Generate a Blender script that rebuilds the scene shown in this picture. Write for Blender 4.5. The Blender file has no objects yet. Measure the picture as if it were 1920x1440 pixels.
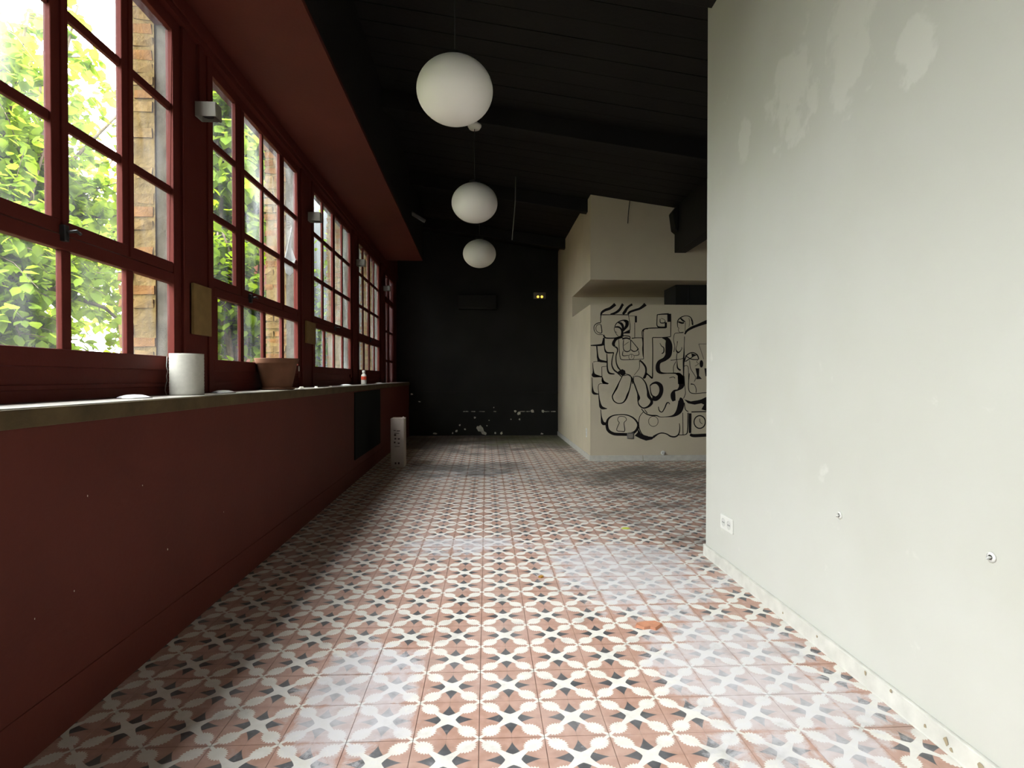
import bpy, bmesh, math, random
from mathutils import Vector, Matrix, noise
random.seed(7)
SC = bpy.context.scene
COL = SC.collection

# ------------------------------------------------------------------ camera
F_PX, CAM_H = 1080.0, 1.10
YAW, PITCH = math.atan(48 / 1080), math.atan(12 / 1080)
cam = bpy.data.cameras.new('camera'); cam_o = bpy.data.objects.new('camera', cam); COL.objects.link(cam_o)
cam.sensor_fit = 'HORIZONTAL'; cam.sensor_width = 36; cam.lens = 36 * F_PX / 1920
cam.clip_start = 0.05; cam.clip_end = 200
cam_o.location = (0, 0, CAM_H); cam_o.rotation_euler = (math.pi / 2 - PITCH, 0, -YAW)
SC.camera = cam_o

# ------------------------------------------------------------------ sky (bright overcast)
SKY = 40.0          # zenith; standard overcast sky: a third as bright at the horizon
w = bpy.data.worlds.new('overcast_sky'); SC.world = w; w.use_nodes = True
wn, wl = w.node_tree.nodes, w.node_tree.links; bg = wn['Background']; bg.inputs[0].default_value = (0.97, 0.985, 1.0, 1)
wg = wn.new('ShaderNodeTexCoord'); ws = wn.new('ShaderNodeSeparateXYZ'); wl.new(wg.outputs['Generated'], ws.inputs[0])
wm = wn.new('ShaderNodeMath'); wm.operation = 'MAXIMUM'; wl.new(ws.outputs[2], wm.inputs[0]); wm.inputs[1].default_value = 0
wk = wn.new('ShaderNodeMath'); wk.operation = 'MULTIPLY_ADD'; wl.new(wm.outputs[0], wk.inputs[0]); wk.inputs[1].default_value = SKY * 2 / 3; wk.inputs[2].default_value = SKY / 3
wl.new(wk.outputs[0], bg.inputs[1])
SC.view_settings.view_transform = 'Standard'; SC.view_settings.look = 'None'
SC.view_settings.gamma = 1; SC.view_settings.use_curve_mapping = False
SC.view_settings.exposure = 0.0
cy = SC.cycles
cy.max_bounces = 12; cy.diffuse_bounces = 6; cy.transparent_max_bounces = 24; cy.transmission_bounces = 8
cy.sample_clamp_indirect = 12; cy.use_denoising = True; cy.caustics_reflective = False; cy.caustics_refractive = False

# ------------------------------------------------------------------ helpers
def tag(o, label=None, cat=None, group=None, kind=None):
    if label: o['label'] = label
    if cat: o['category'] = cat
    if group: o['group'] = group
    if kind: o['kind'] = kind
    return o
def empty(name, loc=(0, 0, 0), rz=0.0):
    o = bpy.data.objects.new(name, None); COL.objects.link(o); o.location = loc; o.rotation_euler = (0, 0, rz)
    o.empty_display_size = .05
    return o
def link(name, me, parent=None, mat=None):
    o = bpy.data.objects.new(name, me); COL.objects.link(o)
    if parent is not None: o.parent = parent
    if mat is not None and not me.materials: me.materials.append(mat)
    return o
class MB:
    def __init__(s): s.v = []; s.f = []; s.sm = []
    def add(s, vs, fs, smooth=False):
        n = len(s.v); s.v += [tuple(x) for x in vs]; s.f += [tuple(i + n for i in f) for f in fs]; s.sm += [smooth] * len(fs); return s
    def box(s, x0, x1, y0, y1, z0, z1):
        return s.add([(x0,y0,z0),(x1,y0,z0),(x1,y1,z0),(x0,y1,z0),(x0,y0,z1),(x1,y0,z1),(x1,y1,z1),(x0,y1,z1)],
              [(0,3,2,1),(4,5,6,7),(0,1,5,4),(1,2,6,5),(2,3,7,6),(3,0,4,7)])
    def tube(s, pts, r, n=8, caps=True):
        pts = [Vector(p) for p in pts]; rs = r if isinstance(r, (list, tuple)) else [r] * len(pts)
        rings = []; ref = Vector((0.31, 0.22, 0.93))
        for i, p in enumerate(pts):
            d = (pts[min(i + 1, len(pts) - 1)] - pts[max(i - 1, 0)]).normalized()
            a = d.cross(ref)
            if a.length < .05: a = d.cross(Vector((1, 0, 0)))
            a.normalize(); b = d.cross(a)
            rings.append([p + (a * math.cos(2 * math.pi * k / n) + b * math.sin(2 * math.pi * k / n)) * rs[i] for k in range(n)])
        vs = [q for R in rings for q in R]; fs = []
        for i in range(len(pts) - 1):
            for k in range(n):
                fs.append((i*n+k, i*n+(k+1)%n, (i+1)*n+(k+1)%n, (i+1)*n+k))
        if caps: fs.append(tuple(range(n))[::-1]); fs.append(tuple((len(pts)-1)*n + k for k in range(n)))
        return s.add(vs, fs, True)
    def lathe(s, prof, n=40, c=(0, 0, 0), smooth=True):
        vs = []; fs = []
        for (r, z) in prof:
            for k in range(n):
                a = 2 * math.pi * k / n; vs.append((c[0] + r * math.cos(a), c[1] + r * math.sin(a), c[2] + z))
        for i in range(len(prof) - 1):
            for k in range(n): fs.append((i*n+k, i*n+(k+1)%n, (i+1)*n+(k+1)%n, (i+1)*n+k))
        return s.add(vs, fs, smooth)
    def prism(s, poly, axis, a, b):
        n = len(poly)
        def P(u, v, t): return {'x': (t, u, v), 'y': (u, t, v), 'z': (u, v, t)}[axis]
        vs = [P(u, v, a) for u, v in poly] + [P(u, v, b) for u, v in poly]
        fs = [tuple(range(n)), tuple(range(2 * n - 1, n - 1, -1))] + [(i, i + n, (i + 1) % n + n, (i + 1) % n) for i in range(n)]
        return s.add(vs, fs)
    def mesh(s, name, fix=True, tf=None):
        me = bpy.data.meshes.new(name)
        v = [tf(*p) for p in s.v] if tf else s.v
        me.from_pydata(v, [], s.f); me.update()
        me.polygons.foreach_set('use_smooth', s.sm)
        if fix:
            bm = bmesh.new(); bm.from_mesh(me); bmesh.ops.remove_doubles(bm, verts=bm.verts, dist=1e-5)
            bmesh.ops.recalc_face_normals(bm, faces=bm.faces); bm.to_mesh(me); bm.free()
        return me
    def build(s, name, mat, parent=None, bevel=0, tf=None, fix=True):
        o = link(name, s.mesh(name, fix, tf), parent, mat)
        if bevel:
            m = o.modifiers.new('bevel', 'BEVEL'); m.width = bevel; m.segments = 2; m.limit_method = 'ANGLE'
        return o
def struct(o): o['kind'] = 'structure'; return o

# ------------------------------------------------------------------ materials
def mat(name, color=(.5,.5,.5), rough=.6, spec=.3, noise_amt=0, noise_scale=5, bump=0, bump_scale=40, metal=0):
    m = bpy.data.materials.new(name); m.use_nodes = True; nt = m.node_tree; N = nt.nodes; L = nt.links
    b = N['Principled BSDF']; b.inputs['Base Color'].default_value = (*color, 1); b.inputs['Roughness'].default_value = rough
    b.inputs['Specular IOR Level'].default_value = spec; b.inputs['Metallic'].default_value = metal
    if noise_amt or bump:
        tc = N.new('ShaderNodeNewGeometry')
    if noise_amt:
        nz = N.new('ShaderNodeTexNoise'); nz.inputs['Scale'].default_value = noise_scale; nz.inputs['Detail'].default_value = 6
        L.new(tc.outputs['Position'], nz.inputs['Vector'])
        mp = N.new('ShaderNodeMapRange'); mp.inputs[1].default_value = .3; mp.inputs[2].default_value = .7
        mp.inputs[3].default_value = 1 - noise_amt; mp.inputs[4].default_value = 1 + noise_amt
        L.new(nz.outputs['Fac'], mp.inputs[0])
        mx = N.new('ShaderNodeMix'); mx.data_type = 'RGBA'; mx.blend_type = 'MULTIPLY'; mx.inputs[0].default_value = 1
        mx.inputs[6].default_value = (*color, 1); L.new(mp.outputs[0], mx.inputs[7]); L.new(mx.outputs[2], b.inputs['Base Color'])
    if bump:
        n2 = N.new('ShaderNodeTexNoise'); n2.inputs['Scale'].default_value = bump_scale; n2.inputs['Detail'].default_value = 5
        L.new(tc.outputs['Position'], n2.inputs['Vector'])
        bp = N.new('ShaderNodeBump'); bp.inputs['Strength'].default_value = bump; bp.inputs['Distance'].default_value = .01
        L.new(n2.outputs['Fac'], bp.inputs['Height']); L.new(bp.outputs[0], b.inputs['Normal'])
    return m
class NB:
    """small node-graph writer: scalar expressions as Math nodes"""
    def __init__(s, nt): s.nt = nt; s.N = nt.nodes; s.L = nt.links
    def _in(s, sock, v):
        if isinstance(v, (int, float)): sock.default_value = v
        else: s.L.new(v, sock)
    def m(s, op, a, b=0.0, c=0.0, clamp=False):
        n = s.N.new('ShaderNodeMath'); n.operation = op; n.use_clamp = clamp
        s._in(n.inputs[0], a); s._in(n.inputs[1], b); s._in(n.inputs[2], c); return n.outputs[0]
    def add(s, a, b): return s.m('ADD', a, b)
    def sub(s, a, b): return s.m('SUBTRACT', a, b)
    def mul(s, a, b): return s.m('MULTIPLY', a, b)
    def step(s, a, lo, hi):
        n = s.N.new('ShaderNodeMapRange'); n.interpolation_type = 'SMOOTHSTEP'; s._in(n.inputs[0], a)
        s._in(n.inputs[1], lo); s._in(n.inputs[2], hi); return n.outputs[0]
    def mix(s, f, a, b, blend='MIX'):
        n = s.N.new('ShaderNodeMix'); n.data_type = 'RGBA'; n.blend_type = blend; s._in(n.inputs[0], f)
        for k, v in ((6, a), (7, b)):
            if isinstance(v, tuple): n.inputs[k].default_value = (*v, 1)
            else: s.L.new(v, n.inputs[k])
        return n.outputs[2]
    def noise(s, vec, scale, detail=4, rough=.5, dist=0):
        n = s.N.new('ShaderNodeTexNoise'); n.inputs['Scale'].default_value = scale; n.inputs['Detail'].default_value = detail
        n.inputs['Roughness'].default_value = rough; n.inputs['Distortion'].default_value = dist; s.L.new(vec, n.inputs['Vector']); return n.outputs['Fac']
    def blob(s, x, y, cx, cy, rx, ry):
        """1 at the centre, 0 outside an ellipse"""
        a = s.m('POWER', s.m('DIVIDE', s.sub(x, cx), rx), 2); b = s.m('POWER', s.m('DIVIDE', s.sub(y, cy), ry), 2)
        return s.m('SUBTRACT', 1, s.add(a, b), clamp=True)

RED = (.085, .0165, .0125)
M = {}
M['red'] = mat('red_paint', RED, .6, .08, .12, 3, .08, 60)
M['red_wall'] = mat('red_wall_paint', (.100, .023, .0165), .62, .15, .10, 2.2, .10, 45)
M['ledge_edge'] = mat('ledge_edge_wood', (.085, .058, .026), .6, .2, .3, 9, .15, 60)
M['ledge'] = mat('ledge_stone', (.30, .28, .25), .55, .3, .22, 9, .15, 60)
M['black'] = mat('black_paint', (.018, .018, .0165), .7, .2, .2, 2, .2, 30)
M['black_ceiling'] = mat('black_ceiling_paint', (.011, .0102, .009), .6, .2, .2, 3, .2, 25)
M['white_wall'] = mat('white_wall_paint', (.66, .64, .57), .7, .25, .05, 1.6, .05, 40)
M['cream_wall'] = mat('cream_wall_paint', (.61, .545, .425), .75, .2, .06, 1.8, .05, 40)
M['skirting'] = mat('skirting_paint', (.58, .57, .53), .5, .3, .10, 14, .08, 50)
M['grout'] = mat('grout', (.10, .085, .075), .9, .1)
M['globe'] = mat('opal_glass', (.82, .80, .76), .45, .35)
M['steel'] = mat('brushed_steel', (.45, .45, .44), .35, .5, metal=1)
M['dark_metal'] = mat('dark_metal', (.02, .02, .02), .5, .3)
M['paper'] = mat('paper', (.44, .43, .38), .9, .1, .05, 60)
M['fitting'] = mat('fitting_plastic', (.80, .80, .82), .25, .5)
M['terracotta'] = mat('terracotta', (.135, .058, .031), .7, .2, .12, 14, .08, 80)
M['soil'] = mat('dry_soil', (.05, .035, .025), .95, .1, .3, 60, .5, 90)
M['bottle'] = mat('bottle_plastic', (.48, .46, .42), .4, .4)
M['redlabel'] = mat('red_label', (.45, .06, .03), .6, .2)
M['carton'] = mat('carton_board', (.45, .385, .34), .85, .1, .06, 12)
M['print'] = mat('dark_print', (.05, .03, .03), .8, .1)
M['slate'] = mat('dark_panel', (.0055, .0075, .007), .75, .1, .2, 6)
M['tan'] = mat('tan_board', (.20, .125, .045), .7, .2, .10, 20)
M['sconce'] = mat('sconce_white', (.24, .225, .19), .5, .3)
M['ink'] = mat('mural_ink', (.012, .010, .011), .75, .15)
M['chip'] = mat('bare_plaster', (.62, .60, .52), .85, .1, .15, 30)
M['plaster_chip'] = M['chip']
M['socket'] = mat('socket_plastic', (.70, .70, .67), .35, .4)
M['socket_dark'] = mat('socket_hole', (.56, .56, .54), .6, .2)
M['grey'] = mat('grey_tube', (.16, .16, .15), .6, .3)
M['brick'] = mat('ochre_brick', (.138, .070, .024), .9, .1, .30, 16, .5, 60)
M['brick2'] = mat('pale_brick', (.140, .092, .036), .9, .1, .30, 16, .5, 60)
M['mortar'] = mat('lime_mortar', (.122, .084, .032), .95, .1, .30, 12, .8, 40)
M['grey_mortar'] = mat('grey_mortar', (.075, .068, .055), .95, .1, .25, 12, .5, 40)
M['terra_wall'] = mat('terracotta_render', (.15, .055, .040), .9, .1, .12, 1.4, .2, 30)
M['pale_render'] = mat('pale_render', (.20, .185, .175), .9, .1, .12, 1.4, .2, 30)
M['grey_render'] = mat('grey_render', (.17, .18, .20), .9, .1, .15, 1.8, .2, 30)
M['earth'] = mat('garden_earth', (.10, .085, .05), .95, .05, .3, 3, .4, 20)
M['bark'] = mat('bark', (.13, .10, .075), .9, .1, .25, 18, .4, 40)
M['cane'] = mat('dry_cane', (.45, .38, .26), .8, .1)
M['yellow_leaf'] = mat('yellow_leaf', (.60, .62, .12), .6, .2)
M['brown_leaf'] = mat('brown_leaf', (.38, .20, .04), .7, .2)
M['fragment'] = mat('fired_clay', (.52, .24, .15), .85, .1, .12, 30)
M['bag'] = mat('black_plastic', (.012, .014, .015), .35, .4)

def emis(name, col, strength):
    m = mat(name, col, .4, .3); b = m.node_tree.nodes['Principled BSDF']
    b.inputs['Emission Color'].default_value = (*col, 1); b.inputs['Emission Strength'].default_value = strength; return m
M['amber'] = emis('amber_lamp', (1.0, .55, .06), 3.0)

def leaf_mat(name, refl, trans):
    m = bpy.data.materials.new(name); m.use_nodes = True; nt = m.node_tree; N = nt.nodes; L = nt.links; N.clear()
    out = N.new('ShaderNodeOutputMaterial'); nb = NB(nt)
    g = N.new('ShaderNodeNewGeometry'); nz = nb.noise(g.outputs['Position'], 2.3, 3)
    f = nb.step(nz, .35, .65)
    d = N.new('ShaderNodeBsdfDiffuse'); t = N.new('ShaderNodeBsdfTranslucent')
    L.new(nb.mix(f, refl, tuple(c * .62 for c in refl)), d.inputs[0]); L.new(nb.mix(f, trans, tuple(c * .62 for c in trans)), t.inputs[0])
    a = N.new('ShaderNodeAddShader'); L.new(d.outputs[0], a.inputs[0]); L.new(t.outputs[0], a.inputs[1]); L.new(a.outputs[0], out.inputs[0])
    return m
M['leaf'] = leaf_mat('garden_leaf', (.085, .130, .020), (.215, .285, .026))
M['leaf2'] = leaf_mat('fresh_leaf', (.088, .138, .012), (.215, .300, .010))

def glass_mat(name, haze, col=(.9, .93, 1.0), streak=1.0):
    m = bpy.data.materials.new(name); m.use_nodes = True; nt = m.node_tree; N = nt.nodes; L = nt.links; N.clear()
    out = N.new('ShaderNodeOutputMaterial'); nb = NB(nt)
    g = N.new('ShaderNodeNewGeometry')
    mp = N.new('ShaderNodeMapping'); mp.inputs['Scale'].default_value = (1, 1, .35); L.new(g.outputs['Position'], mp.inputs['Vector'])
    nz = nb.noise(mp.outputs[0], 5.5 * streak, 5, .6, .4)
    tr = N.new('ShaderNodeBsdfTransparent'); tr.inputs[0].default_value = (.97, .98, .97, 1)
    gl = N.new('ShaderNodeBsdfGlossy'); gl.inputs['Roughness'].default_value = .02
    fr = N.new('ShaderNodeLayerWeight'); fr.inputs[0].default_value = .5
    sch = nb.add(.02, nb.mul(nb.m('POWER', fr.outputs['Facing'], 5), .30))
    m1 = N.new('ShaderNodeMixShader'); L.new(sch, m1.inputs[0]); L.new(tr.outputs[0], m1.inputs[1]); L.new(gl.outputs[0], m1.inputs[2])
    dirt = N.new('ShaderNodeBsdfTranslucent'); dirt.inputs[0].default_value = (*col, 1)
    m2 = N.new('ShaderNodeMixShader'); L.new(nb.mul(nb.step(nz, .30, .75), haze), m2.inputs[0]); L.new(m1.outputs[0], m2.inputs[1]); L.new(dirt.outputs[0], m2.inputs[2])
    L.new(m2.outputs[0], out.inputs[0]); return m
M['glass'] = glass_mat('window_glass', .018)
M['glass_dusty'] = glass_mat('dusty_window_glass', .06)
M['glass_milky'] = glass_mat('milky_window_glass', .11, (.72, .78, .86))
M['film'] = leaf_mat('plastic_film', (.35, .35, .35), (.35, .35, .36))

# patterned cement tile: everything is worked out from the place on the floor
TX, TY, TS = .177, 1.746, .2
def tile_material():
    m = bpy.data.materials.new('patterned_cement_tile'); m.use_nodes = True; nt = m.node_tree; nb = NB(nt); N = nt.nodes; L = nt.links
    b = N['Principled BSDF']; g = N.new('ShaderNodeNewGeometry'); sp = N.new('ShaderNodeSeparateXYZ'); P = g.outputs['Position']; L.new(P, sp.inputs[0])
    x, y = sp.outputs[0], sp.outputs[1]
    def cell(v, o): return nb.sub(nb.m('FRACT', nb.m('DIVIDE', nb.sub(v, o), TS)), .5)
    au = nb.m('ABSOLUTE', cell(x, TX)); av = nb.m('ABSOLUTE', cell(y, TY))
    a = nb.m('MAXIMUM', au, av); c = nb.m('MINIMUM', au, av)
    d = nb.sub(a, c); s = nb.add(a, c); e = .006
    # white four-armed star
    lim = nb.mul(nb.m('POWER', nb.m('MAXIMUM', s, .02), -.555), .0355)
    star = nb.sub(1, nb.step(nb.sub(d, lim), -e, e))
    # dark spearheads
    gw = nb.mul(nb.m('POWER', nb.m('MAXIMUM', nb.m('DIVIDE', nb.sub(.41, a), .235), 0.0), 1.35), .108)
    spear = nb.mul(nb.sub(1, nb.step(nb.sub(c, gw), -e, e)), nb.step(nb.sub(d, lim), -e, e))
    # serrated leaf on each diagonal
    p = nb.mul(nb.sub(s, .63), .7071); q = nb.mul(d, .7071)
    pe = nb.m('DIVIDE', p, .172); qe = nb.m('DIVIDE', q, .136)
    rr = nb.m('SQRT', nb.add(nb.mul(pe, pe), nb.mul(qe, qe)))
    an = nb.m('ARCTAN2', qe, pe)
    saw = nb.m('PINGPONG', nb.mul(an, 10 / math.pi), 0.5)
    leaf = nb.sub(1, nb.step(nb.sub(rr, nb.add(.82, nb.mul(saw, .44))), -.03, .03))
    white = nb.m('MAXIMUM', star, leaf)
    n1 = nb.noise(P, 26, 5); n2 = nb.noise(P, 3.1, 4); n3 = nb.noise(P, 90, 3)
    salmon = nb.mix(nb.step(n1, .3, .7), (.41, .228, .170), (.48, .290, .228))
    dark = nb.mix(nb.step(n1, .35, .75), (.045, .046, .052), (.085, .088, .10))
    cream = nb.mix(nb.step(n1, .3, .7), (.70, .675, .62), (.76, .74, .695))
    col = nb.mix(spear, salmon, dark); col = nb.mix(white, col, cream)
    col = nb.mix(nb.add(.04, nb.mul(nb.step(n2, .35, .7), .14)), col, (.66, .63, .63))   # mixed unevenly towards pale grey
    # white lime bloom in patches
    wob = nb.add(nb.mul(nb.noise(P, 8.5, 9, .78, .6), .75), nb.mul(nb.noise(P, 1.6, 3), .25))
    reg = nb.m('MAXIMUM', nb.blob(x, y, .98, 2.05, .44, .75), nb.blob(x, y, .80, 3.25, .62, .85))
    reg = nb.m('MAXIMUM', reg, nb.blob(x, y, -.45, 2.0, .30, .5))
    reg = nb.m('MAXIMUM', reg, nb.mul(nb.blob(x, y, -.15, 3.75, .5, .35), .8))
    reg = nb.m('MAXIMUM', reg, nb.mul(nb.blob(x, y, -.1, 6.7, 1.2, .8), .6))
    wn_ = N.new('ShaderNodeTexWhiteNoise'); wn_.noise_dimensions = '2D'; cb = N.new('ShaderNodeCombineXYZ')
    L.new(nb.m('FLOOR', nb.m('DIVIDE', nb.sub(x, TX), TS)), cb.inputs[0]); L.new(nb.m('FLOOR', nb.m('DIVIDE', nb.sub(y, TY), TS)), cb.inputs[1]); L.new(cb.outputs[0], wn_.inputs['Vector'])
    wob = nb.add(wob, nb.mul(nb.sub(wn_.outputs['Value'], .5), .10))
    inner = nb.step(nb.m('MAXIMUM', au, av), .5, .40)      # the bloom fades towards each tile's edge
    wob = nb.add(wob, nb.mul(nb.sub(inner, .6), .10))
    bl = nb.step(nb.add(nb.mul(reg, .32), wob), .62, .76)
    spots = nb.mul(nb.step(nb.noise(P, 7.5, 5, .6), .62, .74), .5)
    bl = nb.mul(nb.m('MAXIMUM', bl, spots), nb.add(.30, nb.mul(n1, .62)))
    col = nb.mix(bl, col, (.63, .62, .66))
    # ground-in dirt, and the dim far end darkened in the colour
    grime_dim_reg = nb.m('MAXIMUM', nb.blob(x, y, -.25, 7.0, 1.1, .9), nb.blob(x, y, 1.9, 6.4, 1.5, 1.2))
    grime_dim_reg = nb.m('MAXIMUM', grime_dim_reg, nb.mul(nb.step(y, 7.4, 9.6), 1.15))  # whole far floor darkened: its weak daylight put into the colour
    grime_dim_reg = nb.m('MAXIMUM', grime_dim_reg, nb.mul(nb.blob(x, y, 1.7, 5.0, 1.9, 2.4), .6))
    gr = nb.step(nb.add(nb.mul(grime_dim_reg, .30), nb.noise(P, 1.9, 6, .65)), .56, .86)
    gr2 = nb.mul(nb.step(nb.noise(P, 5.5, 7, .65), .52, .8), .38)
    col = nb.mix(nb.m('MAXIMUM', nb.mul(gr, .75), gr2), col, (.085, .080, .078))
    green_tint = nb.mul(nb.step(nb.add(nb.mul(nb.blob(x, y, .9, 10.2, 1.6, 1.5), .4), nb.noise(P, 2.6, 5)), .62, .9), .55)  # greenish tint on the floor by the far side wall
    col = nb.mix(green_tint, col, (.10, .12, .04))
    L.new(col, b.inputs['Base Color'])
    L.new(nb.add(.40, nb.mul(n2, .25)), b.inputs['Roughness']); b.inputs['Specular IOR Level'].default_value = .35
    bp = N.new('ShaderNodeBump'); bp.inputs['Strength'].default_value = .12; bp.inputs['Distance'].default_value = .004
    L.new(nb.add(n1, nb.mul(n3, .4)), bp.inputs['Height']); L.new(bp.outputs[0], b.inputs['Normal'])
    return m
M['tile'] = tile_material()

def patched_wall():
    m = bpy.data.materials.new('patched_white_paint'); m.use_nodes = True; nt = m.node_tree; nb = NB(nt); N = nt.nodes; L = nt.links
    b = N['Principled BSDF']; g = N.new('ShaderNodeNewGeometry'); sp = N.new('ShaderNodeSeparateXYZ'); P = g.outputs['Position']; L.new(P, sp.inputs[0])
    y, z = sp.outputs[1], sp.outputs[2]
    n1 = nb.noise(P, 1.1, 4); n2 = nb.noise(P, 6.5, 6, .6, .2)
    col = nb.mix(nb.step(n1, .3, .7), (.515, .512, .468), (.56, .56, .525))
    reg = nb.m('MAXIMUM', nb.blob(y, z, 2.52, 2.36, .30, .34), nb.blob(y, z, 2.12, 2.42, .22, .42))
    reg = nb.m('MAXIMUM', reg, nb.m('MAXIMUM', nb.blob(y, z, 1.80, 2.15, .14, .14), nb.blob(y, z, 3.0, 2.35, .10, .16)))
    rep = nb.step(nb.add(nb.mul(reg, .34), n2), .64, .76)
    col = nb.mix(nb.mul(rep, .55), col, (.66, .65, .61))
    sm = nb.mul(nb.step(nb.noise(P, 2.4, 6, .65, .5), .58, .8), .22)
    col = nb.mix(sm, col, (.50, .50, .42))
    L.new(col, b.inputs['Base Color']); b.inputs['Roughness'].default_value = .62; b.inputs['Specular IOR Level'].default_value = .25
    bp = N.new('ShaderNodeBump'); bp.inputs['Strength'].default_value = .10; bp.inputs['Distance'].default_value = .01
    L.new(nb.add(n2, nb.mul(rep, .15)), bp.inputs['Height']); L.new(bp.outputs[0], b.inputs['Normal'])
    return m
M['patched'] = patched_wall()

# ------------------------------------------------------------------ left wall frame: p along the wall, q outwards (to the left), z up
PHI = math.atan(.0165); CP, SP = math.cos(PHI), math.sin(PHI)
def LW(q, p, z): return (-1.28 - SP * p - CP * q, CP * p - SP * q, z)
def lbox(mb, p0, p1, q0, q1, z0, z1): return mb.box(q0, q1, p0, p1, z0, z1)
def lbuild(mb, name, m, parent=None, bevel=0): return mb.build(name, m, parent, bevel, tf=LW)
def pix(x, y, Y):
    """the place on the plane at depth Y that the photograph shows at pixel x, y"""
    fw = Vector((math.sin(YAW) * math.cos(PITCH), math.cos(YAW) * math.cos(PITCH), -math.sin(PITCH)))
    rt = Vector((math.cos(YAW), -math.sin(YAW), 0)); up = rt.cross(fw)
    d = fw + rt * (x - 960) / F_PX - up * (y - 720) / F_PX
    return Vector((0, 0, CAM_H)) + d * (Y / d.y)

YB, YM, XR, XS = 10.95, 7.52, 1.36, 1.365      # back wall, mural wall, right wall, side wall
Y0, XE = -4.2, 5.6                              # wall behind the camera, far right wall
def ceil_z(x): return 3.50 - .142 * (x - 1.365)

# ------------------------------------------------------------------ floor
fl = MB().box(-1.75, XE, Y0, YB + .2, -.12, -.012)
floor = struct(fl.build('floor', M['grout']))
tile_me = MB(); hs = TS / 2 - .0006
tile_me.add([(-hs,-hs,-.012),(hs,-hs,-.012),(hs,hs,-.012),(-hs,hs,-.012),(-hs+.0004,-hs+.0004,0),(hs-.0004,-hs+.0004,0),(hs-.0004,hs-.0004,0),(-hs+.0004,hs-.0004,0)],
            [(0,3,2,1),(4,5,6,7),(0,1,5,4),(1,2,6,5),(2,3,7,6),(3,0,4,7)])
tmesh = tile_me.mesh('floor_tile'); tmesh.materials.append(M['tile'])
cells = []
for i in range(-10, 28):
    for j in range(-32, 48):
        cx, cy_ = TX + (i + .5) * TS, TY + (j + .5) * TS
        if cy_ > YB + .1 or cy_ < Y0: continue
        if cx < -1.28 - .0165 * cy_ - .1 or cx > XE: continue
        if cx > XS + .1 and cy_ > YM + .1: continue
        vis = cy_ > 1.35 and -1.36 < cx and not (cx > XR + .05 and cy_ < 3.5 * cx / 1.36)
        cells.append((0 if vis else 1, math.hypot(cx, cy_), cx, cy_))
cells.sort()
rest = MB()
for n, (v, dist, cx, cy_) in enumerate(cells):
    dz = random.uniform(-.0007, .0007)
    if n < 300:
        o = link('floor_tile', tmesh, floor); o.location = (cx, cy_, dz)
        o.rotation_euler = (random.uniform(-.003, .003), random.uniform(-.003, .003), 0)
    else:
        rest.add([(cx + a, cy_ + b_, c + dz) for a, b_, c in tile_me.v], tile_me.f)
ro = rest.build('floor_tile_field', M['tile'], floor, fix=False); ro['kind'] = 'stuff'

# ------------------------------------------------------------------ shell: right partition, mural block, back wall, ceiling
o = struct(MB().prism([(XR, -.01), (XR + .14, -.01), (XR + .14, ceil_z(XR + .14) + .02), (XR, ceil_z(XR) + .02)], 'y', Y0, 3.505).build('wall_right', M['patched']))
bb = struct(MB().box(XR - .014, XR, Y0, 3.505, 0, .068).box(XR - .014, XR + .14, 3.505, 3.519, 0, .068).build('baseboard_right', M['skirting'], bevel=.004))
# paint chips on the skirting
for k, (yy, zz, s_) in enumerate([(1.62, .035, .010), (1.60, .02, .007), (1.70, .03, .006), (1.50, .04, .012), (1.47, .025, .014), (1.98, .05, .007), (2.28, .045, .006), (2.55, .03, .005), (1.85, .055, .006)]):
    c = MB(); n = 7; c.prism([(yy + s_ * (.6 + .5 * random.random()) * math.cos(t * 6.283 / n), zz + 1.4 * s_ * (.5 + .6 * random.random()) * math.sin(t * 6.283 / n)) for t in range(n)], 'x', XR - .0146, XR - .0138)
    c.build('paint_chip', mat('chip_tone', (.34, .28, .19), .9, .1) if k == 0 else bpy.data.materials['chip_tone'], bb)
wb = MB(); wb.prism([(-2.0, -.01), (XE, -.01), (XE, ceil_z(XE)), (-2.0, ceil_z(-2.0))], 'y', YB, YB + .15)
wall_back = struct(wb.build('wall_back', M['black']))
# shallow dado lip and ragged edge of the old wainscot
MB().box(-1.46, XS, YB - .016, YB, .79, .84).build('dado_strip', M['black'], wall_back, bevel=.004)
MB().box(-1.46, XS, YB - .008, YB, .0, .452).build('wainscot', M['black'], wall_back)
def chip(px, py, r, stretch=1.0, rot=0, off=.009, parent=None, Y=YB, mt='chip'):
    c = pix(px, py, Y); n = 9; mb = MB()
    pts = []
    for t in range(n):
        a = t * 2 * math.pi / n; rad = r * (.55 + .65 * random.random())
        u, v = rad * math.cos(a) * stretch, rad * math.sin(a)
        pts.append((c.x + u * math.cos(rot) - v * math.sin(rot), max(c.z + u * math.sin(rot) + v * math.cos(rot), .004)))
    mb.prism(pts, 'y', Y - off - .002, Y - off + .001); mb.build('bare_plaster_patch', M[mt], parent)
for (px, py, r, s_, a) in [(900, 804, .05, 2.0, -.95), (908, 812, .045, 1.5, -.4), (973, 775, .035, 1, .8), (966, 771, .028, 1.2, 0), (974, 786, .022, .8, 0), (998, 771, .032, 1.3, 0), (1018, 771, .028, 1.2, .2),
        (890, 783, .022, 1, 0), (862, 797, .018, 1, 0), (856, 808, .022, 1.2, .4), (872, 805, .02, 1, .3), (849, 812, .018, 1, 0), (816, 813, .02, 2, 0), (940, 812, .026, 1.3, .5), (929, 812, .024, .8, 0),
        (913, 798, .012, 1, 0), (917, 788, .012, 1, 0), (926, 764, .012, 1, 0), (958, 786, .014, 1, 0), (772, 739, .018, 1.4, 0), (787, 753, .012, 2, 0), (1016, 813, .02, 1.5, 0)]:
    chip(px, py, r, s_, a, parent=wall_back, off=.017 if 735 < py < 757 else .009)
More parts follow.
